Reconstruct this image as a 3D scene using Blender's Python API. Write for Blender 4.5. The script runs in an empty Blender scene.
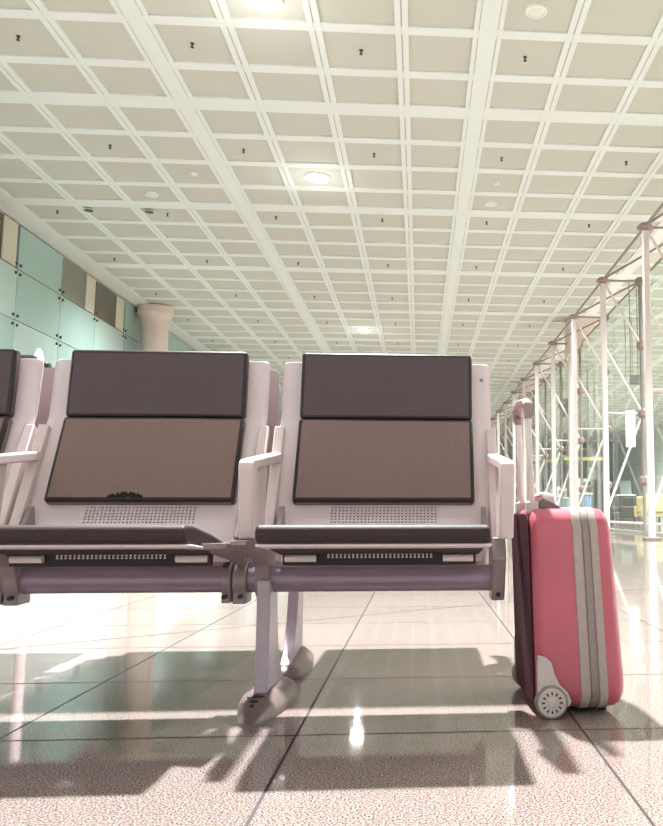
import bpy, bmesh, math, random
from mathutils import Vector, Matrix
random.seed(7)
S = bpy.context.scene
COL = S.collection
W, H, F = 663, 826, 850.0
PX, PY = 485.0, 413.0           # principal point of the (cropped) photograph
HC = 0.46                       # camera height
PHI = math.atan(99/850); TH = math.atan(66/850*math.cos(PHI))

# ------------------------------------------------------------------ camera
cam_d = bpy.data.cameras.new('camera'); cam = bpy.data.objects.new('camera', cam_d); COL.objects.link(cam)
cam.location = (0, 0, HC); cam.rotation_euler = (math.pi/2+PHI, 0, -TH)
cam_d.sensor_fit = 'VERTICAL'; cam_d.sensor_height = 36; cam_d.lens = 36*F/H
cam_d.shift_x = -(PX-W/2)/H; cam_d.shift_y = (PY-H/2)/H
cam_d.clip_start = .05; cam_d.clip_end = 300
S.camera = cam
A_ = Vector((math.sin(TH)*math.cos(PHI), math.cos(TH)*math.cos(PHI), math.sin(PHI)))
R_ = Vector((math.cos(TH), -math.sin(TH), 0)); U_ = R_.cross(A_)
def ray(u, v): return A_*F + R_*(u-PX) + U_*(PY-v)
def P(u, v, Y):
    d = ray(u, v); return Vector((0, 0, HC)) + d*(Y/d.y)
def G(u, v, z=0):
    d = ray(u, v); return Vector((0, 0, HC)) + d*((z-HC)/d.z)

# ------------------------------------------------------------------ materials
def lin(c):
    o = []
    for x in c:
        x /= 255.0
        o.append(x/12.92 if x <= .04045 else ((x+.055)/1.055)**2.4)
    return (*o, 1)
def mat(name, rgb, rough=.5, metal=0., var=.06, scale=30., bump=0., bscale=300., spec=.5, emit=None, coat=0.):
    m = bpy.data.materials.new(name); m.use_nodes = True
    nt = m.node_tree; n = nt.nodes; L = nt.links
    b = n['Principled BSDF']
    b.inputs['Roughness'].default_value = rough; b.inputs['Metallic'].default_value = metal
    b.inputs['Specular IOR Level'].default_value = spec; b.inputs['Coat Weight'].default_value = coat
    tc = n.new('ShaderNodeTexCoord')
    nz = n.new('ShaderNodeTexNoise'); nz.inputs['Scale'].default_value = scale; nz.inputs['Detail'].default_value = 5
    L.new(tc.outputs['Object'], nz.inputs['Vector'])
    rp = n.new('ShaderNodeValToRGB'); c = lin(rgb)
    rp.color_ramp.elements[0].position = .3; rp.color_ramp.elements[1].position = .7
    rp.color_ramp.elements[0].color = (*[x*(1-var) for x in c[:3]], 1)
    rp.color_ramp.elements[1].color = (*[min(1, x*(1+var)) for x in c[:3]], 1)
    L.new(nz.outputs['Fac'], rp.inputs['Fac']); L.new(rp.outputs['Color'], b.inputs['Base Color'])
    if bump:
        n2 = n.new('ShaderNodeTexNoise'); n2.inputs['Scale'].default_value = bscale; n2.inputs['Detail'].default_value = 3
        L.new(tc.outputs['Object'], n2.inputs['Vector'])
        bp = n.new('ShaderNodeBump'); bp.inputs['Strength'].default_value = bump; bp.inputs['Distance'].default_value = .002
        L.new(n2.outputs['Fac'], bp.inputs['Height']); L.new(bp.outputs['Normal'], b.inputs['Normal'])
    if emit:
        b.inputs['Emission Color'].default_value = (*lin(emit[0])[:3], 1); b.inputs['Emission Strength'].default_value = emit[1]
    return m
def glass_mat(name, rgb, refl=.12, tint=.9, haze=0., hazergb=(220, 235, 230)):
    m = bpy.data.materials.new(name); m.use_nodes = True
    nt = m.node_tree; n = nt.nodes; L = nt.links
    n.remove(n['Principled BSDF']); out = n['Material Output']
    t = n.new('ShaderNodeBsdfTransparent'); c = lin(rgb); t.inputs['Color'].default_value = c
    g = n.new('ShaderNodeBsdfGlossy'); g.inputs['Roughness'].default_value = .02; g.inputs['Color'].default_value = (.9, .95, .93, 1)
    lw = n.new('ShaderNodeLayerWeight'); lw.inputs[0].default_value = .5
    pw = n.new('ShaderNodeMath'); pw.operation = 'POWER'; L.new(lw.outputs['Facing'], pw.inputs[0]); pw.inputs[1].default_value = 5
    fr = n.new('ShaderNodeMath'); fr.operation = 'MULTIPLY_ADD'; L.new(pw.outputs[0], fr.inputs[0]); fr.inputs[1].default_value = .7; fr.inputs[2].default_value = .06
    mx = n.new('ShaderNodeMixShader'); L.new(fr.outputs[0], mx.inputs[0]); L.new(t.outputs[0], mx.inputs[1]); L.new(g.outputs[0], mx.inputs[2])
    last = mx
    if haze:
        d = n.new('ShaderNodeBsdfDiffuse'); d.inputs['Color'].default_value = lin(hazergb)
        m2 = n.new('ShaderNodeMixShader'); m2.inputs[0].default_value = haze
        L.new(mx.outputs[0], m2.inputs[1]); L.new(d.outputs[0], m2.inputs[2]); last = m2
    L.new(last.outputs[0], out.inputs['Surface'])
    return m

M = {}
M['shell'] = mat('pale metal sheet', (243, 226, 225), .42, 0, .03, 6, .02, 400)
M['shell_shade'] = mat('shaded metal sheet', (176, 158, 160), .45, 0, .05, 6)  # darker copy of the shell colour, the front bench's shade painted in
M['arm'] = mat('pale arm casting', (228, 208, 206), .4, 0, .03, 12)
M['leather'] = mat('dark brown leather', (90, 72, 76), .46, 0, .08, 160, .35, 420, spec=.55)
M['leather_shade'] = mat('shaded seat leather', (60, 46, 45), .55, 0, .08, 150, .3, 420, spec=.3)  # leather darkened to paint in the shade on the seat fronts
M['leather_lit'] = mat('ceiling lit brown leather', (136, 110, 104), .46, 0, .08, 160, .3, 420, spec=.5)  # lighter copy of the leather, ceiling light on the leaning pads painted in
M['edge'] = mat('black leather piping', (46, 36, 38), .35, 0, .1, 40)
M['tear'] = mat('torn leather', (30, 20, 17), .9, 0, .3, 200)
M['beam'] = mat('mauve grey beam paint', (156, 138, 154), .32, .25, .05, 20)
M['bracket'] = mat('taupe cast bracket', (156, 140, 140), .38, .2, .06, 25)
M['leg'] = mat('lilac grey leg', (186, 172, 182), .35, .15, .05, 20)
M['foot'] = mat('taupe foot casting', (128, 107, 105), .42, .1, .06, 40, .05, 300)
M['steel'] = mat('bright steel', (215, 212, 210), .25, .85, .05, 40)
M['rodpaint'] = mat('satin silver tube', (226, 214, 211), .3, .15, .03, 40)
M['black'] = mat('matte black', (28, 26, 28), .5, 0, .1, 30)
M['red'] = mat('rose red suitcase shell', (200, 100, 116), .36, .0, .05, 8, .06, 900, spec=.5, coat=.15)
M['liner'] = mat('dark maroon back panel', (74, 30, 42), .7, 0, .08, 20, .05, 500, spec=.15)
M['zipband'] = mat('grey zip tape', (186, 170, 164), .75, 0, .06, 60, .3, 800)
M['zip'] = mat('zip teeth', (156, 142, 138), .5, .2, .12, 300)
M['guard'] = mat('silver plastic', (208, 196, 194), .4, .1, .04, 30)
M['wheel'] = mat('beige wheel plastic', (214, 200, 194), .45, 0, .05, 40)
M['rubber'] = mat('grey tyre', (150, 136, 132), .6, 0, .08, 60)
M['mount'] = mat('dark grey handle mount', (120, 106, 102), .4, .2, .05, 30)
M['grip'] = mat('rose grey grip', (164, 140, 138), .45, 0, .05, 30)
M['panel'] = mat('cream ceiling panel', (198, 199, 187), .8, 0, .015, 1.2)
M['rib'] = mat('white ceiling rib', (226, 232, 227), .7, 0, .015, 2)
M['groove'] = mat('rib joint', (196, 194, 184), .9)
M['column'] = mat('rose stone column', (222, 204, 192), .6, 0, .05, 3, .05, 60)
M['post'] = mat('rose white post paint', (222, 209, 207), .4, .1, .03, 6)
M['rod'] = mat('grey tie rod', (150, 142, 138), .35, .5, .06, 20)
M['node'] = mat('truss node steel', (150, 130, 126), .4, .4, .08, 30)
M['teal'] = mat('sea green back painted glass', (164, 192, 184), .12, 0, .04, .5, spec=.5)
M['teal2'] = mat('pale sea green glass', (180, 203, 196), .12, 0, .04, .5, spec=.5)
M['smoke'] = mat('smoky window', (128, 130, 116), .1, 0, .2, .6)
M['smoke2'] = mat('dark smoky window', (92, 88, 76), .1, 0, .2, .6)
M['cream'] = mat('cream mullion', (206, 200, 182), .6)
M['white'] = mat('white wall paint', (240, 242, 238), .7, 0, .02, .4)
M['lamp'] = mat('lit lamp lens', (255, 255, 255), .5, emit=((255, 253, 246), 60))
M['lampring'] = mat('lamp ring', (232, 232, 226), .5)
M['off'] = mat('unlit lamp lens', (226, 226, 216), .3)
M['dark'] = mat('dark fitting', (74, 68, 62), .5)
M['yellow'] = mat('straw yellow upholstery', (206, 184, 128), .7, 0, .08, 30)
M['blue'] = mat('blue grey upholstery', (110, 134, 170), .7, 0, .1, 20)
M['sign'] = mat('yellow sign face', (206, 198, 112), .5, 0, .03, 4, emit=((226, 214, 92), .1))
M['screen'] = mat('grey screen', (96, 100, 94), .3, 0, .06, 3)
M['lightbox'] = mat('white lightbox', (250, 250, 250), .5, emit=((245, 250, 255), .9))
M['glass'] = glass_mat('clear greenish glass', (238, 249, 243), haze=.08)
M['kiosk'] = mat('steel blue kiosk', (120, 138, 150), .4, .2, .1, 3)

def floor_mat():
    m = bpy.data.materials.new('polished granite tiles'); m.use_nodes = True
    nt = m.node_tree; n = nt.nodes; L = nt.links; b = n['Principled BSDF']
    def mth(op, a, bb=None, c=None):
        k = n.new('ShaderNodeMath'); k.operation = op
        for i, v in enumerate((a, bb, c)):
            if v is None: continue
            if isinstance(v, (int, float)): k.inputs[i].default_value = v
            else: L.new(v, k.inputs[i])
        return k.outputs[0]
    geo = n.new('ShaderNodeNewGeometry'); sep = n.new('ShaderNodeSeparateXYZ'); L.new(geo.outputs['Position'], sep.inputs[0])
    X, Y = sep.outputs[0], sep.outputs[1]
    def line(v, off, pitch, half):
        f = mth('FRACT', mth('DIVIDE', mth('SUBTRACT', v, off), pitch))
        d = mth('MULTIPLY', mth('MINIMUM', f, mth('SUBTRACT', 1.0, f)), pitch)
        return mth('LESS_THAN', d, half)
    jx = line(X, -.250, .6, .0028); jy = line(Y, 1.853, .6, .0042)
    # one oblique joint where two paving areas meet
    dx, dy = 2.97, 2.2; l = math.hypot(dx, dy)
    dist = mth('ABSOLUTE', mth('ADD', mth('MULTIPLY', mth('ADD', X, 1.48), -dy/l), mth('MULTIPLY', mth('SUBTRACT', Y, 3.0), dx/l)))
    jd = mth('LESS_THAN', dist, .006)
    joint = mth('MAXIMUM', mth('MAXIMUM', jx, jy), jd)
    v1 = n.new('ShaderNodeTexVoronoi'); v1.inputs['Scale'].default_value = 330; L.new(geo.outputs['Position'], v1.inputs['Vector'])
    n1 = n.new('ShaderNodeTexNoise'); n1.inputs['Scale'].default_value = 300; n1.inputs['Detail'].default_value = 4; L.new(geo.outputs['Position'], n1.inputs['Vector'])
    rp = n.new('ShaderNodeValToRGB'); e = rp.color_ramp.elements
    e[0].position = .36; e[0].color = lin((54, 39, 34)); e[1].position = .58; e[1].color = lin((194, 175, 167))
    L.new(n1.outputs['Fac'], rp.inputs['Fac'])
    hs = n.new('ShaderNodeMixRGB'); hs.blend_type = 'MULTIPLY'; hs.inputs[0].default_value = .22
    L.new(rp.outputs['Color'], hs.inputs[1]); L.new(v1.outputs['Color'], hs.inputs[2])
    # each slab a touch different
    cmb = n.new('ShaderNodeCombineXYZ')
    L.new(mth('FLOOR', mth('DIVIDE', mth('ADD', X, .25), .6)), cmb.inputs[0]); L.new(mth('FLOOR', mth('DIVIDE', mth('SUBTRACT', Y, 1.853), .6)), cmb.inputs[1])
    wn = n.new('ShaderNodeTexWhiteNoise'); wn.noise_dimensions = '3D'; L.new(cmb.outputs[0], wn.inputs['Vector'])
    br = n.new('ShaderNodeHueSaturation'); L.new(mth('ADD', .94, mth('MULTIPLY', wn.outputs['Value'], .12)), br.inputs['Value']); L.new(hs.outputs[0], br.inputs['Color'])
    mx = n.new('ShaderNodeMixRGB'); L.new(joint, mx.inputs[0]); L.new(br.outputs[0], mx.inputs[1]); mx.inputs[2].default_value = lin((44, 34, 31))
    L.new(mx.outputs[0], b.inputs['Base Color'])
    L.new(mth('ADD', .055, mth('MULTIPLY', joint, .5)), b.inputs['Roughness'])
    b.inputs['IOR'].default_value = 1.5
    return m
M['floor'] = floor_mat()

# ------------------------------------------------------------------ mesh helpers
ORG = {}
class MB:
    def __init__(s): s.v = []; s.f = []; s.m = []; s.mats = []
    def _mi(s, k):
        if k not in s.mats: s.mats.append(k)
        return s.mats.index(k)
    def add(s, vs, fs, k):
        o = len(s.v); s.v += [Vector(x) for x in vs]; mi = s._mi(k)
        for f in fs: s.f.append([o+i for i in f]); s.m.append(mi)
    def box(s, lo, hi, k, xf=None):
        vs = [Vector((x, y, z)) for x in (lo[0], hi[0]) for y in (lo[1], hi[1]) for z in (lo[2], hi[2])]
        if xf: vs = [xf @ v for v in vs]
        s.add(vs, [(0, 1, 3, 2), (4, 6, 7, 5), (0, 4, 5, 1), (2, 3, 7, 6), (0, 2, 6, 4), (1, 5, 7, 3)], k)
    def prism(s, poly, k, fn, t0, t1):
        """poly: list of 2-D points, fn(a, b, t) -> 3-D"""
        n = len(poly)
        vs = [fn(a, b, t0) for a, b in poly] + [fn(a, b, t1) for a, b in poly]
        fs = [tuple(range(n)), tuple(range(2*n-1, n-1, -1))] + [(i, (i+1) % n, n+(i+1) % n, n+i) for i in range(n)]
        s.add(vs, fs, k)
    def tube(s, pts, r, k, n=10, cap=True):
        pts = [Vector(p) for p in pts]; rs = r if isinstance(r, (list, tuple)) else [r]*len(pts)
        vs = []; fs = []
        for i, p in enumerate(pts):
            d = (pts[min(i+1, len(pts)-1)]-pts[max(i-1, 0)]).normalized()
            ref = Vector((0, 0, 1)) if abs(d.z) < .9 else Vector((1, 0, 0))
            a = d.cross(ref).normalized(); b = d.cross(a)
            for j in range(n):
                t = 2*math.pi*j/n; vs.append(p+(a*math.cos(t)+b*math.sin(t))*rs[i])
        for i in range(len(pts)-1):
            for j in range(n): fs.append((i*n+j, i*n+(j+1) % n, (i+1)*n+(j+1) % n, (i+1)*n+j))
        if cap: fs += [tuple(range(n)), tuple(range(len(vs)-1, len(vs)-n-1, -1))]
        s.add(vs, fs, k)
    def loft(s, rings, k, cap=True):
        n = len(rings[0]); vs = [v for r in rings for v in r]; fs = []
        for i in range(len(rings)-1):
            for j in range(n): fs.append((i*n+j, i*n+(j+1) % n, (i+1)*n+(j+1) % n, (i+1)*n+j))
        if cap: fs += [tuple(range(n)), tuple(range(len(vs)-1, len(vs)-n-1, -1))]
        s.add(vs, fs, k)
    def build(s, name, parent=None, bevel=0., seg=2, smooth=True, solid=0., loc=None, ang=35, xf=None, edge=None):
        if xf: s.v = [xf(v) for v in s.v]
        if parent is not None: org = ORG[parent.name]
        elif loc is not None: org = Vector(loc)
        else:
            lo = [min(v[i] for v in s.v) for i in range(3)]; hi = [max(v[i] for v in s.v) for i in range(3)]
            org = Vector(((lo[0]+hi[0])/2, (lo[1]+hi[1])/2, lo[2]))
        me = bpy.data.meshes.new(name); me.from_pydata([v-org for v in s.v], [], s.f)
        for k in s.mats: me.materials.append(M[k])
        for p, mi in zip(me.polygons, s.m): p.material_index = mi
        bm = bmesh.new(); bm.from_mesh(me); bmesh.ops.recalc_face_normals(bm, faces=bm.faces); bm.to_mesh(me); bm.free()
        if smooth:
            me.polygons.foreach_set('use_smooth', [True]*len(me.polygons))
            me.set_sharp_from_angle(angle=math.radians(ang))
        o = bpy.data.objects.new(name, me); COL.objects.link(o)
        if parent is not None: o.parent = parent
        else: o.location = org
        ORG[o.name] = org
        if solid:
            md = o.modifiers.new('solid', 'SOLIDIFY'); md.thickness = solid; md.offset = 0
        if bevel:
            md = o.modifiers.new('bevel', 'BEVEL'); md.width = bevel; md.segments = seg; md.limit_method = 'ANGLE'; md.angle_limit = math.radians(30)
            if edge: me.materials.append(M[edge]); md.material = len(me.materials)-1
        return o
def empty(name, loc):
    o = bpy.data.objects.new(name, None); COL.objects.link(o); o.location = loc; o.empty_display_size = .1
    ORG[o.name] = Vector(loc); return o
def tag(o, label, cat, group=None):
    o['label'] = label; o['category'] = cat
    if group: o['group'] = group
    return o
def struct(o): o['kind'] = 'structure'; return o
def copy_tree(o, parent=None):
    c = o.copy(); COL.objects.link(c); c.parent = parent; ORG[c.name] = ORG[o.name]
    for ch in list(o.children): copy_tree(ch, c)
    return c

YZ = lambda a, b, t: Vector((t, a, b))       # polygon drawn in the YZ plane, extruded along X
XZ = lambda a, b, t: Vector((a, t, b))
XY = lambda a, b, t: Vector((a, b, t))

# ------------------------------------------------------------------ room shell
CH = 5.6 + HC                   # ceiling height
XL, XR, Y0, Y1 = -7.8, 16.0, -7.0, 74.0
fl = MB(); fl.add([(XL-1, Y0, 0), (XR, Y0, 0), (XR, Y1, 0), (XL-1, Y1, 0)], [(0, 1, 2, 3)], 'floor')
struct(fl.build('floor', smooth=False, loc=(0, 0, 0)))

ce = MB()
MOD = 1.012; gx0 = .76-8*MOD; REC = .028
ce.box((gx0, Y0, CH+REC), (XR, Y1, CH+REC+.1), 'panel')
ce.box((XL-.3, Y0, CH), (gx0-.0, Y1, CH+REC+.1), 'rib')
i = 1; x = gx0+MOD
while x < XR:
    w = .34 if i % 4 == 0 else .155
    g = .008
    if i % 4 == 0:
        for a, b in ((-.17, -.115), (-.105, .105), (.115, .17)):
            ce.box((x+a, Y0, CH), (x+b, Y1, CH+REC), 'rib')
        ce.box((x-.116, Y0, CH+.012), (x+.116, Y1, CH+.026), 'groove')
    else:
        ce.box((x-w/2, Y0, CH), (x-g, Y1, CH+REC), 'rib'); ce.box((x+g, Y0, CH), (x+w/2, Y1, CH+REC), 'rib')
        ce.box((x-g, Y0, CH+.012), (x+g, Y1, CH+.026), 'groove')
    x += MOD; i += 1
j = 0; y = 11.45-16*MOD
while y < Y1:
    w = .35 if j % 4 == 0 else .17
    ce.box((gx0, y-w/2, CH+.004), (XR, y+w/2, CH+REC), 'rib')
    y += MOD; j += 1
struct(ce.build('ceiling', smooth=False, loc=(0, 0, CH)))

# left wall: back-painted glass cladding with a row of high windows
wl = MB()
wl.box((XL-.25, Y0, 0), (XL-.12, Y1, CH), 'white')
ys = [16.7+2.0*k for k in range(-12, 29)]
rows = [0.0, 1.14, 2.14, 3.14, 4.14, 5.14, CH-.04]
wins = {16.7-2*1: 'smoke2', 18.7: 'smoke', 20.7: 'smoke2'}
for k in range(len(ys)-1):
    for r in range(len(rows)-1):
        yy = round(ys[k], 1)
        if r == len(rows)-2 and yy in wins: continue
        wl.box((XL-.05, ys[k]+.008, rows[r]+.008), (XL, ys[k+1]-.008, rows[r+1]-.008), 'white' if r < 3 else 'teal' if (k+r) % 3 else 'teal2')
wl.box((XL-.12, Y0, 0), (XL-.051, Y1, CH), 'groove')
wl_o = struct(wl.build('wall_left', smooth=False, loc=(XL, 0, 0)))
ft = MB()
for yy in ys[5:16]:
    for r in rows[3:6]:
        for a in (-.09, .09):
            for b in (-.09, .09):
                ft.tube([(XL, yy+a, r+b), (XL+.03, yy+a, r+b)], .03, 'dark', 8)
ft.build('glass_fitting', wl_o)
for n_, (yy, k) in enumerate(wins.items()):
    w_ = MB(); z0, z1 = rows[-2], rows[-1]
    w_.box((XL-.04, yy+.02, z0+.02), (XL-.02, yy+1.98, z1-.02), k)
    o = struct(w_.build('window_%d' % (n_+1), smooth=False, loc=(XL, yy+1, z0)))
    w_ = MB(); w_.box((XL-.018, yy+1.35, z0+.02), (XL+.005, yy+1.9, z1-.02), 'cream')
    w_.build('mullion', o, smooth=False)
# far end wall, right outer wall
we = MB(); we.box((XL-.3, Y1, 0), (XR+.2, Y1+.3, CH+.1), 'white'); struct(we.build('wall_end', smooth=False))
wr = MB(); wr.box((XR, Y0, 0), (XR+.3, Y1, CH+.1), 'white'); struct(wr.build('wall_right', smooth=False))
tr = MB(); tr.box((XL-.02, Y0, CH-.03), (XL+.02, Y1, CH-.001), 'groove'); struct(tr.build('trim_left', smooth=False))

# columns with flared capitals where the main ribs cross
def column(x, y, label):
    e = tag(empty('column', (x, y, 0)), label, 'column', 'stone columns')
    n = 28
    def ring(r, z): return [Vector((x+r*math.cos(2*math.pi*t/n), y+r*math.sin(2*math.pi*t/n), z)) for t in range(n)]
    b = MB(); b.loft([ring(.36, 0), ring(.36, CH-.62)], 'column'); b.build('shaft', e)
    b = MB(); b.loft([ring(.375, CH-.62), ring(.375, CH-.56), ring(.37, CH-.52), ring(.39, CH-.36), ring(.44, CH-.24), ring(.475, CH-.2)], 'column')
    b.loft([ring(.48, CH-.2), ring(.48, CH-.002)], 'column'); b.build('capital', e)
    b = MB(); b.loft([ring(.42, 0.001), ring(.42, .14), ring(.365, .17)], 'column'); b.build('base', e)
column(-7.3, 23.6, 'stone column with flared capital beside the green glass wall')
def haunch(x, y, label):
    e = tag(empty('roof_support', (x, y, 0)), label, 'column', 'flared roof supports')
    b = MB(); b.prism([(x-.44, CH-.002), (x+.45, CH-.002), (x+.45, CH-.09), (x+.36, CH-.12), (x-.30, CH-1.1), (x-.44, CH-1.1)], 'column', XZ, y-.4, y+.4); b.build('flared_head', e, bevel=.01)
    b = MB(); b.tube([(x-.37, y, 0), (x-.37, y, CH-1.1)], .06, 'post', 14); b.build('shaft', e)
haunch(4.72, 24.2, 'flared roof support behind the second and third truss posts')
haunch(4.72, 36.2, 'farther flared roof support, small, above the suitcase grip')

# ------------------------------------------------------------------ ceiling fittings
SPR = None
for yy in [11.45-1.5*MOD+3*MOD*k for k in range(12)]:
    for xx in [.76+MOD*(.5+2*k) for k in range(-4, 3)]:
        if yy/ max(.1, 1) > 30 and (xx < -5): continue
        z = CH+REC+.004
        if SPR is None:
            SPR = tag(empty('sprinkler', (xx, yy, z)), 'small dark sprinkler head in the middle of a cream ceiling panel', 'sprinkler', 'ceiling sprinklers')
            b = MB(); b.tube([(xx, yy, z), (xx, yy, z-.01)], .026, 'dark', 12); b.build('plate', SPR)
            b = MB(); b.tube([(xx, yy, z-.012), (xx, yy, z-.05), (xx, yy, z-.052), (xx, yy, z-.06)], [.011, .011, .022, .022], 'dark', 10); b.build('nozzle', SPR)
        else:
            c = copy_tree(SPR); c.location = (xx, yy, z)
def downlight(x, y, lit, label, group, r=.15):
    z = CH+REC
    e = tag(empty('ceiling_light', (x, y, z)), label, 'ceiling light', group)
    b = MB(); n = 24
    def ring(rr, zz): return [Vector((x+rr*math.cos(2*math.pi*t/n), y+rr*math.sin(2*math.pi*t/n), zz)) for t in range(n)]
    b.loft([ring(r+.03, z), ring(r+.025, z-.03), ring(r, z-.032), ring(r-.005, z-.012)], 'lampring', cap=False); b.build('rim', e)
    b = MB(); b.loft([ring(r-.004, z-.005), ring(r-.004, z-.026), ring(r*.6, z-.034), ring(.01, z-.036)], 'lamp' if lit else 'off'); b.build('lens', e)
downlight(-1.765, 8.95, True, 'glaring lit downlight cut by the top edge of the picture', 'lit downlights', .19)
downlight(-1.765, 13.98, True, 'glaring lit downlight in the middle of the three along one line', 'lit downlights', .19)
downlight(-1.765, 26.1, True, 'smallest lit downlight, farthest down the ceiling above the right seat back', 'lit downlights', .19)
downlight(1.27, 8.93, False, 'pale round unlit fitting in the top panel right of the middle, the largest one', 'unlit round fittings', .1)
downlight(-4.8, 15.0, False, 'pale oval unlit fitting in a ceiling panel on the left', 'unlit round fittings', .085)
downlight(1.27, 15.0, False, 'pale oval unlit fitting in a panel right of the wide middle rib', 'unlit round fittings', .085)
def detector(x, y, label):
    z = CH+REC
    e = tag(empty('smoke_detector', (x, y, z)), label, 'smoke detector', 'smoke detectors')
    b = MB(); b.tube([(x, y, z+.004), (x, y, z-.02)], .055, 'lampring', 18); b.build('base', e)
    b = MB(); b.tube([(x, y, z-.02), (x, y, z-.04), (x, y, z-.05)], [.045, .04, .02], 'rib', 16); b.build('sensor_head', e)
detector(-3.79, 13.98, 'small white smoke detector in a ceiling panel left of the middle lit downlight')
detector(1.27, 13.98, 'small white smoke detector in a ceiling panel right of the wide middle rib')
for (x, y, lb) in ((-6.2, 15.85, 'dark oval speaker grille on the cross rib nearest the green glass wall'), (-5.1, 15.85, 'dark oval speaker grille on the cross rib, second from the green glass wall')):
    e = tag(empty('ceiling_speaker', (x, y, CH)), lb, 'speaker', 'dark ceiling grilles')
    b = MB(); b.tube([(x, y, CH+.003), (x, y, CH-.012)], .085, 'dark', 18); b.build('grille', e)
    b = MB(); b.tube([(x, y, CH+.003), (x, y, CH-.008)], .1, 'lampring', 18); b.build('rim', e)

# ------------------------------------------------------------------ bench
SX = [-.089, -.692, -1.290]
AO = .281
BY, BZ, BR = 2.12, .300, .0318
PROF = [(2.335, .868, .283), (2.3345, .865, .283), (2.334, .861, .283), (2.333, .855, .283), (2.312, .715, .283), (2.305, .70, .283), (2.215, .50, .283),
        (2.203, .476, .28), 'A', (2.180, .428, .272), (2.160, .392, .262), (2.135, .362, .25), (2.105, .347, .245), (2.075, .345, .243), 'B', (2.03, .360, .240), (2.0, .372, .240), (1.90, .381, .240), (1.76, .393, .238), (1.745, .394, .236)]
NH = 29
def shell_mesh(cx, sk):
    pts = []; hole_rows = set()
    for i, p in enumerate(PROF):
        if isinstance(p, str):
            a, c = PROF[i-1], PROF[i+1]; nr = 6 if p == 'A' else 5
            m = 2*nr+1
            for k in range(m):
                if k % 2 == 1: hole_rows.add(len(pts)-1)
                if k < m-1:
                    t = (k+1)/m; pts.append(tuple(a[q]+(c[q]-a[q])*t for q in range(3)))
        else: pts.append(p)
    hw = .138
    xs = [-1, -.94] + [None]*(2*NH+2) + [.94, 1]
    b = MB(); nc = len(xs); vs = []; top = PROF[0][1]
    for (y, z, w) in pts:
        d = top-z; r = .012
        wl_ = w-r+math.sqrt(max(0, r*r-(r-d)**2)) if d < r else w
        for c in range(nc):
            if xs[c] is None: x = -hw+2*hw*(c-2)/(2*NH+1)
            else: x = xs[c]*w
            x = max(-wl_, min(wl_, x)); vs.append((cx+x, y, z))
    fs = []
    for r in range(len(pts)-1):
        for c in range(nc-1):
            if r in hole_rows and 2 <= c < nc-3 and (c-2) % 2 == 1: continue
            fs.append((r*nc+c, r*nc+c+1, (r+1)*nc+c+1, (r+1)*nc+c))
    b.add(vs, fs, sk)
    return b
def slab(b, p0, p1, t, x0, x1, k):
    """leaning slab whose back face runs p0 -> p1 in YZ and that stands t in front of it"""
    d = Vector((0, p1[0]-p0[0], p1[1]-p0[1])).normalized(); nrm = Vector((0, -d.z, d.y))
    if nrm.y > 0: nrm = -nrm
    poly = [(p0[0], p0[1]), (p1[0], p1[1]), (p1[0]+nrm.y*t, p1[1]+nrm.z*t), (p0[0]+nrm.y*t, p0[1]+nrm.z*t)]
    b.prism(poly, k, YZ, x0, x1)
def arc(cy, cz, r, a0, a1, n=10): return [(cy+r*math.cos(math.radians(a0+(a1-a0)*i/n)), cz+r*math.sin(math.radians(a0+(a1-a0)*i/n))) for i in range(n+1)]

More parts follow.
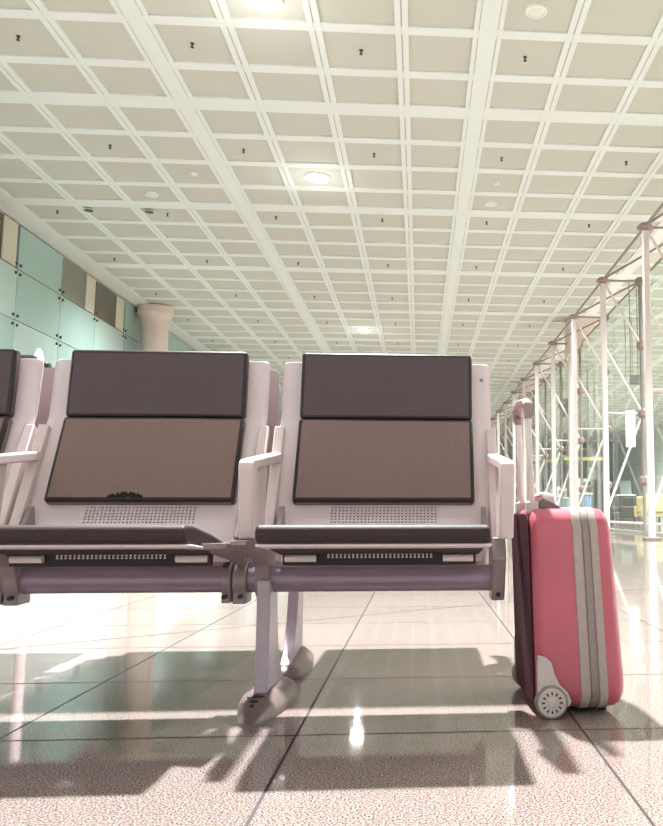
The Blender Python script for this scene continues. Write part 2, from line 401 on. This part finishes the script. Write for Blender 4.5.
def make_bench(label, xf, loc, torn, legdx=.008, sk='shell'):
    e = tag(empty('airport_bench', loc), label, 'bench', 'back-to-back airport benches')
    def bd(b, name, parent=e, **k): return b.build(name, parent, xf=xf, **k)
    for si, cx in enumerate(SX):
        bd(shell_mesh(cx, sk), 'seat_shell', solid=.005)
        b = MB(); slab(b, (2.327, .886), (2.308, .703), .034, cx-.230, cx+.230, 'leather'); bd(b, 'headrest_cushion', bevel=.010, seg=4, edge='edge')
        b = MB(); slab(b, (2.303, .696), (2.206, .474), .034, cx-.231, cx+.231, 'leather_lit'); bc = bd(b, 'backrest_cushion', bevel=.010, seg=4, edge='edge')
        if torn and si == 1:
            b = MB(); rnd = random.Random(3); n = 26; top = []; 
            pts = [(-.042+.084*i/n, .002+.010*max(0, math.sin(math.pi*i/n))**.7*rnd.uniform(.25, 1.4)) for i in range(n+1)]
            poly = pts + [(.044-.088*i/n, -.001-.004*rnd.random()) for i in range(n+1)]
            d = Vector((0, 2.303-2.206, .696-.474)).normalized(); nn = Vector((0, -d.z, d.y)); o = Vector((cx-.035, 2.206, .474))+nn*.0346+d*.012
            b.prism(poly, 'tear', lambda a, c, t: o+Vector((a, 0, 0))+d*c+nn*t, 0, .0008); bd(b, 'torn_patch', bc)
        # seat cushion with a rounded nose
        poly = [(2.10, .352), (1.90, .376), (1.752, .396), (1.730, .399)] + arc(1.738, .417, .0175, 225, 90, 8) + [(1.80, .432), (1.95, .412), (2.10, .386)]
        b = MB(); b.prism(poly, 'leather_shade', YZ, cx-.234, cx+.234); bd(b, 'seat_cushion', bevel=.010, seg=4)
        # side bars of the shell, fins
        for sx in (-1, 1):
            b = MB(); slab(b, (2.297, .676), (2.150, .385), .024, cx+sx*AO-.013, cx+sx*AO+.013, 'arm'); bd(b, 'side_bar', bevel=.003)
            b = MB(); b.prism([(2.19, .385), (2.135, .385), (2.105, .40), (2.16, .474), (2.172, .474)], 'bracket', YZ, cx+sx*.252-.006, cx+sx*.252+.006); bd(b, 'side_fin', bevel=.002)
        if si == 0:
            b = MB(); b.tube([(cx+.258, 2.324, .823), (cx+.258, 2.336, .824)], .0055, 'rod', 10); bd(b, 'bolt')
        b = MB(); slab(b, (2.2145, .48), (2.1905, .424), .003, cx-.15, cx+.15, 'black'); bd(b, 'hole_shade_sheet')  # black sheet added behind the holes so that they read as shaded
        # crossbar under the pan
        b = MB(); b.box((cx-.222, 2.005, .338), (cx+.222, 2.02, .3695), 'black'); tray = bd(b, 'pan_tray', bevel=.002)
        b = MB()
        for q in range(26):
            for rr in range(2):
                xx, zz = cx-.118+.236*q/25, .362-.0055*rr; b.box((xx-.0022, 2.0025, zz-.0018), (xx+.0022, 2.005, zz+.0018), 'shell')
        bd(b, 'hole_light_dots', tray, smooth=False)  # pale dots painted as light coming through the tray's holes
        for sx in (-1, 1):
            b = MB(); b.tube([(cx+sx*.145, 1.995, .355), (cx+sx*.215, 1.995, .355)], .0085, 'shell', 12); bd(b, 'pan_bushing')
    arms = [c-AO for c in SX] + [SX[0]+AO]
    for ax in arms:
        b = MB(); hw = .0155
        poly = [(1.872, .402), (1.847, .552), (1.849, .564), (1.858, .572), (1.90, .577), (2.225, .612), (2.262, .612), (2.252, .590), (2.215, .587), (1.905, .555), (1.895, .542), (1.915, .415), (1.915, .402)]
        b.prism(poly, 'arm', YZ, ax-hw, ax+hw); bd(b, 'armrest', bevel=.004)
        # triangular web that closes the arm towards the seat back
        b = MB(); b.prism([(1.905, .41), (1.900, .43), (1.99, .562), (2.08, .572), (2.06, .40)], 'arm', YZ, ax-.006, ax+.006); bd(b, 'arm_web')
    # beam
    b = MB(); b.tube([(-1.66, BY, BZ), (SX[0]+AO+.003, BY, BZ)], BR, 'beam', 32); bd(b, 'beam')
    # brackets
    for q, ax in enumerate(arms):
        last = q == len(arms)-1
        neck = [(1.80, .400), (1.93, .402), (2.06, .375), (2.165, .384), (2.172, .345), (2.163, .30)] + arc(BY, BZ, .043, 10, -190, 12) + [(2.065, .335), (2.02, .356), (1.90, .380), (1.80, .393)]
        if last: neck = [(2.06, .40), (2.15, .395), (2.162, .345), (2.163, .30), (2.16, .272), (2.150, .247), (2.088, .247), (2.072, .27), (2.062, .30), (2.035, .35)]
        leg_here = q in (0, 2)
        nx = ax if (last or leg_here) else ax+.026
        b = MB(); b.prism(neck, 'bracket', YZ, nx-.016, nx+.016); br = bd(b, 'bracket', bevel=.004)
        bx = ax - .062 if leg_here else nx-.006
        if last: bx = ax
        if not last:
            b = MB(); ring = arc(BY, BZ, .045, -40, 220, 18) + [(2.083, .246), (2.155, .246)]
            b.prism(ring, 'bracket', YZ, bx-.032, bx-.010); b.prism([(p[0], p[1]-.002) for p in ring], 'bracket', YZ, bx-.006, bx+.026)
            cl = bd(b, 'clamp', bevel=.003)
            # wing that carries the neighbouring pan
            b = MB(); w3 = [(bx+.02, 2.08, .335), (bx+.02, 2.16, .335), (bx-.045, 1.95, .375), (bx-.055, 1.86, .380), (bx+.03, 1.84, .384), (bx+.05, 1.95, .378)]
            lo_ = [Vector(p) for p in w3]; hi_ = [Vector(p)+Vector((0, 0, .012)) for p in w3]; n = len(w3)
            b.add(lo_+hi_, [tuple(range(n)), tuple(range(2*n-1, n-1, -1))]+[(i, (i+1) % n, n+(i+1) % n, n+i) for i in range(n)], 'bracket'); bd(b, 'bracket_wing', bevel=.002)
            for (yy, zz, xx) in ((2.076, .262, bx-.022), (2.082, .335, bx-.022), (2.082, .262, bx+.014)):
                b = MB(); b.tube([(xx, yy-.012, zz), (xx, yy+.012, zz)], .0055, 'black', 10); bd(b, 'bolt', cl)
        else:
            b = MB(); b.tube([(ax, 2.072, .263), (ax, 2.098, .263)], .006, 'black', 10); bd(b, 'bolt', br)
    # legs with almond feet
    for lx in (arms[0]+legdx, arms[2]+legdx):
        b = MB()
        fr = [(2.062, .30), (2.066, .2), (2.066, .1), (2.060, .03)]
        bk = [(2.315, .03), (2.27, .055), (2.235, .09), (2.205, .14), (2.185, .20), (2.172, .26), (2.168, .30)]
        b.prism(fr+bk, 'leg', YZ, lx-.0155, lx+.0155); lg = bd(b, 'leg', bevel=.003)
        def fh(y):
            q = (y-1.915)/.45
            return .012+.036*min(1, q/.36)**.9 if q < .36 else .048-.020*((q-.36)/.64)**1.3
        b = MB(); rings = []
        for t in range(0, 29):
            s_ = t/28; y = 1.915+.45*s_; h = fh(y)
            w = .019+.041*math.sin(math.pi/2*min(1, s_/.60)) if s_ < .60 else .060-.018*((s_-.6)/.4)**2
            if s_ < .07: w *= math.sqrt(1-(1-s_/.07)**2*.85); h *= .6+.4*s_/.07
            if s_ > .9: w *= math.sqrt(max(.03, 1-((s_-.9)/.1)**2)); h *= .5+.5*math.sqrt(max(0, 1-((s_-.9)/.1)**2))
            rings.append([Vector((lx+w*a, y, h*c)) for a, c in ((-1, .01), (-1, .30), (-.84, .66), (-.42, 1), (.42, 1), (.84, .66), (1, .30), (1, .01))])
        b.loft(rings, 'foot'); fo = bd(b, 'foot', lg, ang=60)
        for (yy, l_) in ((2.040, .020), (2.014, .010), (1.992, .005)):
            b = MB(); q0 = []; 
            for i in range(16):
                px_, py_ = lx-.006+l_*math.cos(2*math.pi*i/16), yy+.0075*math.sin(2*math.pi*i/16); q0.append(Vector((px_, py_, fh(py_)+.0007)))
            b.add(q0+[v-Vector((0, 0, .003)) for v in q0], [tuple(range(16)), tuple(range(31, 15, -1))]+[(i, (i+1) % 16, 16+(i+1) % 16, 16+i) for i in range(16)], 'black'); bd(b, 'foot_slot', lg)
    return e
make_bench('pale metal bench with dark leather seats facing the viewer, in the foreground', None, (SX[1], BY, 0), True)
make_bench('matching bench seen from behind, back to back with the foreground bench', lambda v: Vector((v.x, 4.81-v.y, v.z)), (SX[1], 4.81-BY, 0), False, -.003, 'shell_shade')

# ------------------------------------------------------------------ suitcase
wc = G(551, 718.5)
rot = math.radians(2.2)
ca, sa = math.cos(rot), math.sin(rot)
wl0 = (-.076, -.172)
ox, oy = wc.x-(wl0[0]*ca-wl0[1]*sa), wc.y-(wl0[0]*sa+wl0[1]*ca)
su = tag(empty('suitcase', (ox, oy, 0)), 'rose red hard-shell trolley suitcase standing upright on the floor beside the bench', 'suitcase')
SH0, SH1 = .012, .468
def sx_(v):        # local -> world with the slight backward lean and the taper of the front face
    z = v.z
    x = v.x*(1-.16*max(0, z-.05)) - .045*max(0, z-.05)
    if v.x > .062: x -= (v.x-.062)*.32*max(0, z-.05)
    return Vector((ox+x*ca-v.y*sa, oy+x*sa+v.y*ca, z))
def sbd(b, name, parent=su, **k): return b.build(name, parent, xf=sx_, **k)
def rrect(x, hw, z0, z1, r, inset=0, n=6):
    hw -= inset; z0 += inset; z1 -= inset; r = max(.012, r-inset*.6); pts = []
    for (cy, cz, a0) in ((hw-r, z1-r, 0), (-hw+r, z1-r, 90), (-hw+r, z0+r, 180), (hw-r, z0+r, 270)):
        for i in range(n+1):
            a = math.radians(a0+90*i/n); pts.append(Vector((x, cy+r*math.cos(a), cz+r*math.sin(a))))
    return pts
HWs = .160
b = MB(); b.loft([rrect(x, HWs, SH0, SH1, .05, i) for x, i in ((-.104, .022), (-.102, .012), (-.097, .005), (-.088, .001), (-.075, 0), (-.004, 0))], 'red')
sbd(b, 'back_shell', ang=50)
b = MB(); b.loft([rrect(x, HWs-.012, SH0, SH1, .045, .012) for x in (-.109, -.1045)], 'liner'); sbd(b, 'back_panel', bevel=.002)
b = MB(); b.loft([rrect(x, HWs, SH0, SH1, .05, i) for x, i in ((.0605, 0), (.074, 0), (.082, .001), (.091, .006), (.100, .016), (.107, .032), (.110, .050))], 'red')
sbd(b, 'front_shell', ang=50)
b = MB(); b.loft([rrect(x, HWs, SH0, SH1, .05, i) for x, i in ((-.0038, -.001), (-.002, -.0035), (.0175, -.0035), (.0188, -.001))], 'zipband')
b.loft([rrect(x, HWs, SH0, SH1, .05, i) for x, i in ((.0402, -.001), (.0415, -.0035), (.0585, -.0035), (.0603, -.001))], 'zipband')
zb = sbd(b, 'zip_band')
b = MB(); b.loft([rrect(x, HWs, SH0, SH1, .05, i) for x, i in ((.019, 0), (.0215, 0), (.0225, -.0025), (.0365, -.0025), (.0375, 0), (.040, 0))], 'zip'); sbd(b, 'zip', zb)
# wheels and guards
for sy in (-1, 1):
    yo = sy*(HWs+.012)
    pts = [(537, 655), (545, 656.5), (551, 662), (554, 674), (559, 684), (567, 692), (571, 700), (569, 706), (536, 706), (535, 690), (536, 668)]
    poly = []
    for (u, v) in pts:
        w = P(u, v, wc.y+.004); dx_, dy_ = w.x-ox, w.y-oy
        x = dx_*ca+dy_*sa; z = w.z
        x = (x+.045*max(0, z-.05))/(1-.16*max(0, z-.05)); poly.append((max(x, -.106), max(z, .020)))
    b = MB(); b.prism(poly, 'guard', XZ, yo-sy*.006, yo+sy*.007); gd = sbd(b, 'wheel_guard', bevel=.003)
    wx, wz, wr_ = wl0[0], .037, .0365
    b = MB(); n = 32
    def wr(r, y): return [Vector((wx+r*math.cos(2*math.pi*t/n), y, wz+r*math.sin(2*math.pi*t/n))) for t in range(n)]
    ya, yb = yo-sy*.012, yo+sy*.016
    b.loft([wr(wr_-.003, ya), wr(wr_, ya+sy*.004), wr(wr_, yb-sy*.004), wr(wr_-.003, yb-sy*.001), wr(wr_-.005, yb-sy*.001)], 'rubber'); whl = sbd(b, 'wheel')
    b = MB(); b.loft([wr(wr_-.005, yb-.0005*sy), wr(wr_-.007, yb+sy*.0012), wr(.010, yb+sy*.0012), wr(.0085, yb+sy*.004), wr(.004, yb+sy*.005)], 'wheel'); sbd(b, 'hub_cap', whl)
    b = MB()
    for t in range(12):
        a = 2*math.pi*t/12; xa = Matrix.Rotation(-a, 4, 'Y')
        pl = [Vector((.0165, 0, -.0013)), Vector((.0235, 0, -.0022)), Vector((.0235, 0, .0022)), Vector((.0165, 0, .0013))]
        q0 = [xa @ p + Vector((wx, yb+sy*.0008, wz)) for p in pl]; q1 = [p+Vector((0, sy*.0009, 0)) for p in q0]
        b.add(q0+q1, [(0, 1, 2, 3), (7, 6, 5, 4), (0, 1, 5, 4), (1, 2, 6, 5), (2, 3, 7, 6), (3, 0, 4, 7)], 'black')
    sbd(b, 'hub_slots', whl)
for sy in (-1, 1):
    b = MB(); b.tube([(.060, sy*.10, .0005), (.060, sy*.10, .018)], [.009, .012], 'black', 14); sbd(b, 'stud_foot')
# carry handle on top
hp = [(-.044, -.085, .462), (-.042, -.082, .486), (-.042, -.07, .500), (-.042, 0, .504), (-.042, .07, .500), (-.042, .082, .486), (-.044, .085, .462)]
b = MB()
rings = []
for (x, y, z) in hp:
    rings.append([Vector((x+a*.016, y, z+c*.006)) for a, c in ((-1, -.5), (-.8, .7), (0, 1), (.8, .7), (1, -.5), (.6, -1), (-.6, -1))])
b.loft(rings, 'guard'); sbd(b, 'carry_handle')
for sy in (-1, 1):
    b = MB(); b.prism([(-.076, .462), (-.012, .464), (-.020, .474), (-.042, .486), (-.062, .492), (-.074, .480)], 'mount', XZ, sy*.088-.013, sy*.088+.013); sbd(b, 'handle_mount', bevel=.003)
# telescopic handle
for sy in (-1, 1):
    yy = -.018+sy*.078
    b = MB(); b.tube([(-.092, yy, .43), (-.092, yy, .56)], .0098, 'rodpaint', 14); b.tube([(-.092, yy, .56), (-.092, yy, .69)], .0084, 'rodpaint', 14); rd = sbd(b, 'handle_rod')
    b = MB(); b.tube([(-.092, yy, .684), (-.092, yy, .700)], .0102, 'grip', 14); sbd(b, 'rod_collar', rd)
    b = MB(); b.box((-.106, yy-.018, .455), (-.076, yy+.018, .485), 'guard'); sbd(b, 'rod_socket', bevel=.004)
gp = [(-.092, -.106, .697), (-.093, -.104, .712), (-.094, -.09, .724), (-.095, -.018, .729), (-.094, .054, .724), (-.093, .068, .712), (-.092, .070, .697)]
rings = [[Vector((x+a*.013, y, z+c*.011)) for a, c in ((-1, -.4), (-1, .5), (-.5, 1), (.5, 1), (1, .5), (1, -.4), (.5, -1), (-.5, -1))] for x, y, z in gp]
b = MB(); b.loft(rings, 'grip'); sbd(b, 'grip')

# ------------------------------------------------------------------ glazed truss wall on the right
T0 = 14.0
tp = P(645, 224, T0); TX = tp.x; TZ = tp.z
SP, TD = 3.42, .80
GXX = TX+TD                      # glass line
def truss(y, label):
    e = tag(empty('glazing_truss', (TX, y, 0)), label, 'truss', 'steel glazing trusses')
    b = MB(); b.box((TX-.055, y-.055, 0.0), (TX+.055, y+.055, TZ-.12), 'post'); fp = b.build('front_post', e, bevel=.012)
    b = MB(); b.tube([(TX, y, TZ-.12), (TX, y, TZ-.09), (TX, y, TZ-.06), (TX, y, TZ)], [.06, .13, .15, .09], 'node', 16); b.build('post_cap', fp)
    b = MB(); b.box((TX-.13, y-.13, 0), (TX+.13, y+.13, .04), 'node'); b.build('base_plate', fp, bevel=.006)
    b = MB(); b.tube([(GXX, y, 0), (GXX, y, TZ-.04)], .042, 'rod', 12); rp_ = b.build('rear_post', e)
    nz = [TZ-.06, TZ-1.45, TZ-2.9, TZ-4.3]
    for z in nz:
        b = MB(); b.tube([(GXX, y, z-.11), (GXX, y, z-.05), (GXX, y, z+.05), (GXX, y, z+.09)], [.05, .10, .10, .05], 'node', 10); b.build('node_sleeve', rp_)
    b = MB(); b.tube([(TX, y, TZ-.06), (GXX, y, TZ-.06)], .024, 'rod', 8); b.build('top_strut', e)
    for k in range(1, 4):
        b = MB(); b.tube([(TX, y, nz[k-1] if k == 1 else nz[k-1]), (GXX, y, nz[k])] if k != 3 else [(GXX, y, nz[2]), (TX, y, .45)], .026, 'post', 8); b.build('diagonal', e)
    b = MB(); b.tube([(TX, y, nz[2]), (GXX, y, nz[2])], .018, 'post', 8); b.build('middle_strut', e)
    # ties to the next truss
    b = MB(); b.tube([(TX, y, TZ-.05), (TX, y+SP-.20, TZ-.05)], .028, 'rod', 8); b.build('top_tie', e)
    b = MB(); b.tube([(GXX, y, TZ-.07), (GXX, y+SP-.20, TZ-.07)], .024, 'rod', 8); b.build('rear_tie', e)
    b = MB(); b.tube([(GXX, y, TZ-.06), (TX, y+SP-.20, TZ-.06)], .024, 'rod', 8); b.build('brace', e)
    b = MB(); b.tube([(GXX, y, .22), (GXX, y+SP-.20, .22)], .025, 'post', 8); b.build('bottom_rail', e)
ords = ['nearest', 'second', 'third', 'fourth', 'fifth', 'sixth', 'seventh', 'eighth', 'ninth', 'tenth']
truss(T0-SP, 'truss of the glass wall just outside the right edge, its tie rods slanting in')
for k in range(10):
    truss(T0+SP*k, '%s rose white truss post of the glass wall, counted away from the viewer' % ords[k] if k else 'nearest and tallest rose white truss post at the right edge')
b = MB(); zz = [0.05, 1.5, 2.95, 4.4, TZ+.1]
for k in range(-5, 14):
    for r in range(4):
        y = T0+SP*k
        b.add([(GXX+.10, y+.008, zz[r]+.006), (GXX+.10, y+SP-.008, zz[r]+.006), (GXX+.10, y+SP-.008, zz[r+1]-.006), (GXX+.10, y+.008, zz[r+1]-.006)], [(0, 1, 2, 3)], 'glass')
struct(b.build('window_4', smooth=False))
b = MB(); b.box((GXX+.05, T0-5*SP, 0), (GXX+.17, T0+14*SP, .05), 'steel'); struct(b.build('trim_glass_base', smooth=False))

# ------------------------------------------------------------------ things beyond the glass
def at(u, v, z=0): return G(u, v, z)
def armchair(x, y, rz, k, label, group):
    e = tag(empty('lounge_chair', (x, y, 0)), label, 'chair', group); e.rotation_euler.z = rz
    R = Matrix.Identity(4)
    def bb(lo, hi, name, kk, bev=.02):
        b = MB(); b.box(lo, hi, kk); ORG['_'] = Vector((0, 0, 0))
        class Q: name = '_'
        o = b.build(name, None, bevel=bev, loc=(0, 0, 0)); o.parent = e; return o
    bb((-.34, -.34, .30), (.34, .30, .46), 'seat', k, .04)
    bb((-.34, .24, .46), (.34, .38, 1.0), 'backrest', k, .04)
    for s in (-1, 1):
        bb((s*.39-.05, -.32, .28), (s*.39+.05, .36, .66), 'armrest', k, .03)
        for t in (-.28, .28): bb((s*.3-.02, t-.02, 0), (s*.3+.02, t+.02, .30), 'leg', 'dark', .004)
    return e
cs = [(8.05, 29.5, 2.6, 'yellow', 'straw yellow lounge chair behind the glass, left of the nearest truss post'),
      (8.9, 29.8, 2.2, 'yellow', 'straw yellow lounge chair behind the glass, right of the nearest truss post'),
      (7.3, 26.0, 2.9, 'yellow', 'straw yellow lounge chair behind the glass, cut by the right edge'),
      (7.35, 30.5, -1.2, 'dark', 'dark lounge chair behind the glass right of the second truss post')]
for x, y, r, k, lb in cs: armchair(x, y, r, k, lb, 'lounge chairs behind the glass')
def kiosk(x, y, k, label):
    e = tag(empty('kiosk', (x, y, 0)), label, 'kiosk', 'kiosks behind the glass')
    b = MB(); b.box((x-.35, y-.3, 0), (x+.35, y+.3, 1.15), k); b.build('cabinet', e, bevel=.02)
    b = MB(); b.box((x-.4, y-.35, 1.15), (x+.4, y+.35, 1.2), 'white'); b.build('counter_top', e, bevel=.01)
    b = MB(); b.prism([(y-.2, 1.2), (y-.05, 1.2), (y+.1, 1.75), (y+.02, 1.78)], 'screen', YZ, x-.25, x+.25); b.build('screen', e, bevel=.008)
kl = [(6.4, 33.5, 'blue'), (7.3, 38.5, 'kiosk'), (6.2, 40.0, 'blue'), (7.4, 44.0, 'kiosk'), (6.3, 48.0, 'blue'), (8.8, 36.0, 'dark')]
for k, (x, y, kk) in enumerate(kl):
    kiosk(x, y, kk, ['blue kiosk nearest behind the glass, left of the suitcase handle line', 'steel grey kiosk second behind the glass', 'blue kiosk third behind the glass', 'steel grey kiosk fourth behind the glass', 'farthest blue kiosk behind the glass', 'dark kiosk set well back behind the glass'][k])
def hang_sign(x, y, z0, z1, w, k, label, cat, group=None, t=.08, yaw=0):
    e = tag(empty('hanging_sign' if cat == 'sign' else 'hanging_screen', (x, y, z0)), label, cat, group)
    b = MB(); b.box((x-w/2, y-t/2, z0), (x+w/2, y+t/2, z1), k); b.build('panel', e, bevel=.01)
    for s in (-1, 1):
        b = MB(); b.tube([(x+s*w*.38, y, z1), (x+s*w*.38, y, CH)], .015, 'rod', 8); b.build('hanger', e)
a_, b_ = P(630, 411, 24), P(630, 447, 24)
hang_sign(a_.x, 24, b_.z, a_.z, .26, 'lightbox', 'tall white lightbox hanging behind the glass right of the second truss', 'sign')
a_, b_ = P(634.5, 375, 20), P(634.5, 385, 20)
hang_sign(a_.x, 20, b_.z, a_.z, .24, 'screen', 'small grey screen hanging behind the glass left of the nearest truss post', 'screen', 'hanging screens')
a_, b_ = P(566, 399, 36), P(566, 417, 36)
hang_sign(a_.x, 36, b_.z, a_.z, .4, 'screen', 'grey screen hanging behind the glass beside the third truss post', 'screen', 'hanging screens')
a_, b_ = P(592, 468, 33), P(592, 480, 33)
hang_sign(a_.x, 33, b_.z, a_.z, .35, 'screen', 'low dark screen hanging behind the glass left of the second truss post', 'screen', 'hanging screens')
a_, b_ = P(584, 457, 45), P(584, 460.5, 45)
hang_sign(a_.x, 45, b_.z, a_.z, 2.2, 'sign', 'yellow sign band behind the glass above the suitcase', 'sign')
a_, b_ = P(548, 458, 60), P(548, 461.5, 60)
hang_sign(a_.x, 60, b_.z, a_.z, 1.8, 'sign', 'smaller yellow sign band farther back, beside the suitcase grip', 'sign')
# small barrier post by the left wall
bp_ = P(39, 352, 6.0)
e = tag(empty('barrier_post', (bp_.x, 6.0, 0)), 'pale barrier post with a black rail, seen past the left seats', 'post')
b = MB(); b.tube([(bp_.x, 6, 0), (bp_.x, 6, bp_.z-.06), (bp_.x, 6, bp_.z-.02), (bp_.x, 6, bp_.z+.02)], [.035, .035, .03, .012], 'arm', 14); b.build('pole', e)
b = MB(); b.tube([(bp_.x, 5.96, bp_.z-.06), (bp_.x-.02, 5.96, bp_.z-.05), (bp_.x-1.6, 5.96, bp_.z-.05)], .022, 'black', 10); b.build('rail', e)
b = MB(); b.tube([(bp_.x-1.55, 6, 0), (bp_.x-1.55, 6, bp_.z-.03)], .035, 'arm', 14); b.build('end_pole', e)
b = MB(); b.tube([(bp_.x, 6, 0), (bp_.x, 6, .02)], .14, 'arm', 20); b.build('base', e)

# ------------------------------------------------------------------ light
w = bpy.data.worlds.new('world'); S.world = w; w.use_nodes = True
w.node_tree.nodes['Background'].inputs[0].default_value = (.98, 1, 1, 1); w.node_tree.nodes['Background'].inputs[1].default_value = .68
def lamp(x, y, pw, col=(.93, .99, 1), r=.12, ang=150, bl=1):
    l = bpy.data.lights.new('unseen_spot', 'SPOT'); l.energy = pw; l.spot_size = math.radians(ang); l.spot_blend = bl; l.shadow_soft_size = r; l.color = col
    o = bpy.data.objects.new('unseen_spot', l); COL.objects.link(o); o.location = (x, y, CH-.05); return o
KEY, NEAR, FAR = 4300, 200, 680
lamp(-.6, 4.75, KEY, col=(.93, .98, 1), ang=150, bl=.25)
for x in (-5.7, -1.75, 2.25):  # fill spots added to brighten the hall, most with no fitting above
    lamp(x, 1.5, NEAR*.4); lamp(x, 14.2, NEAR*1.6)
    for y in (20.2, 26.3, 33, 41, 50, 60): lamp(x, y, FAR)
for x in (7.3, 11.5):  # more unseen fill spots, added to brighten the space beyond the glass
    for y in (8, 15, 22, 30, 40, 52): lamp(x, y, FAR*4, (.94, 1, .98))
for x, y in ((-1.765, 8.95), (-1.765, 13.98), (-1.765, 26.1)):  # points added below the lit lenses to spread a halo on the panels
    l = bpy.data.lights.new('halo_fill', 'POINT'); l.energy = 7; l.shadow_soft_size = .05
    o = bpy.data.objects.new('halo_fill', l); COL.objects.link(o); o.location = (x, y, CH-.45)
S.view_settings.view_transform = 'Standard'
S.view_settings.look = 'None'
S.view_settings.exposure = 0.66
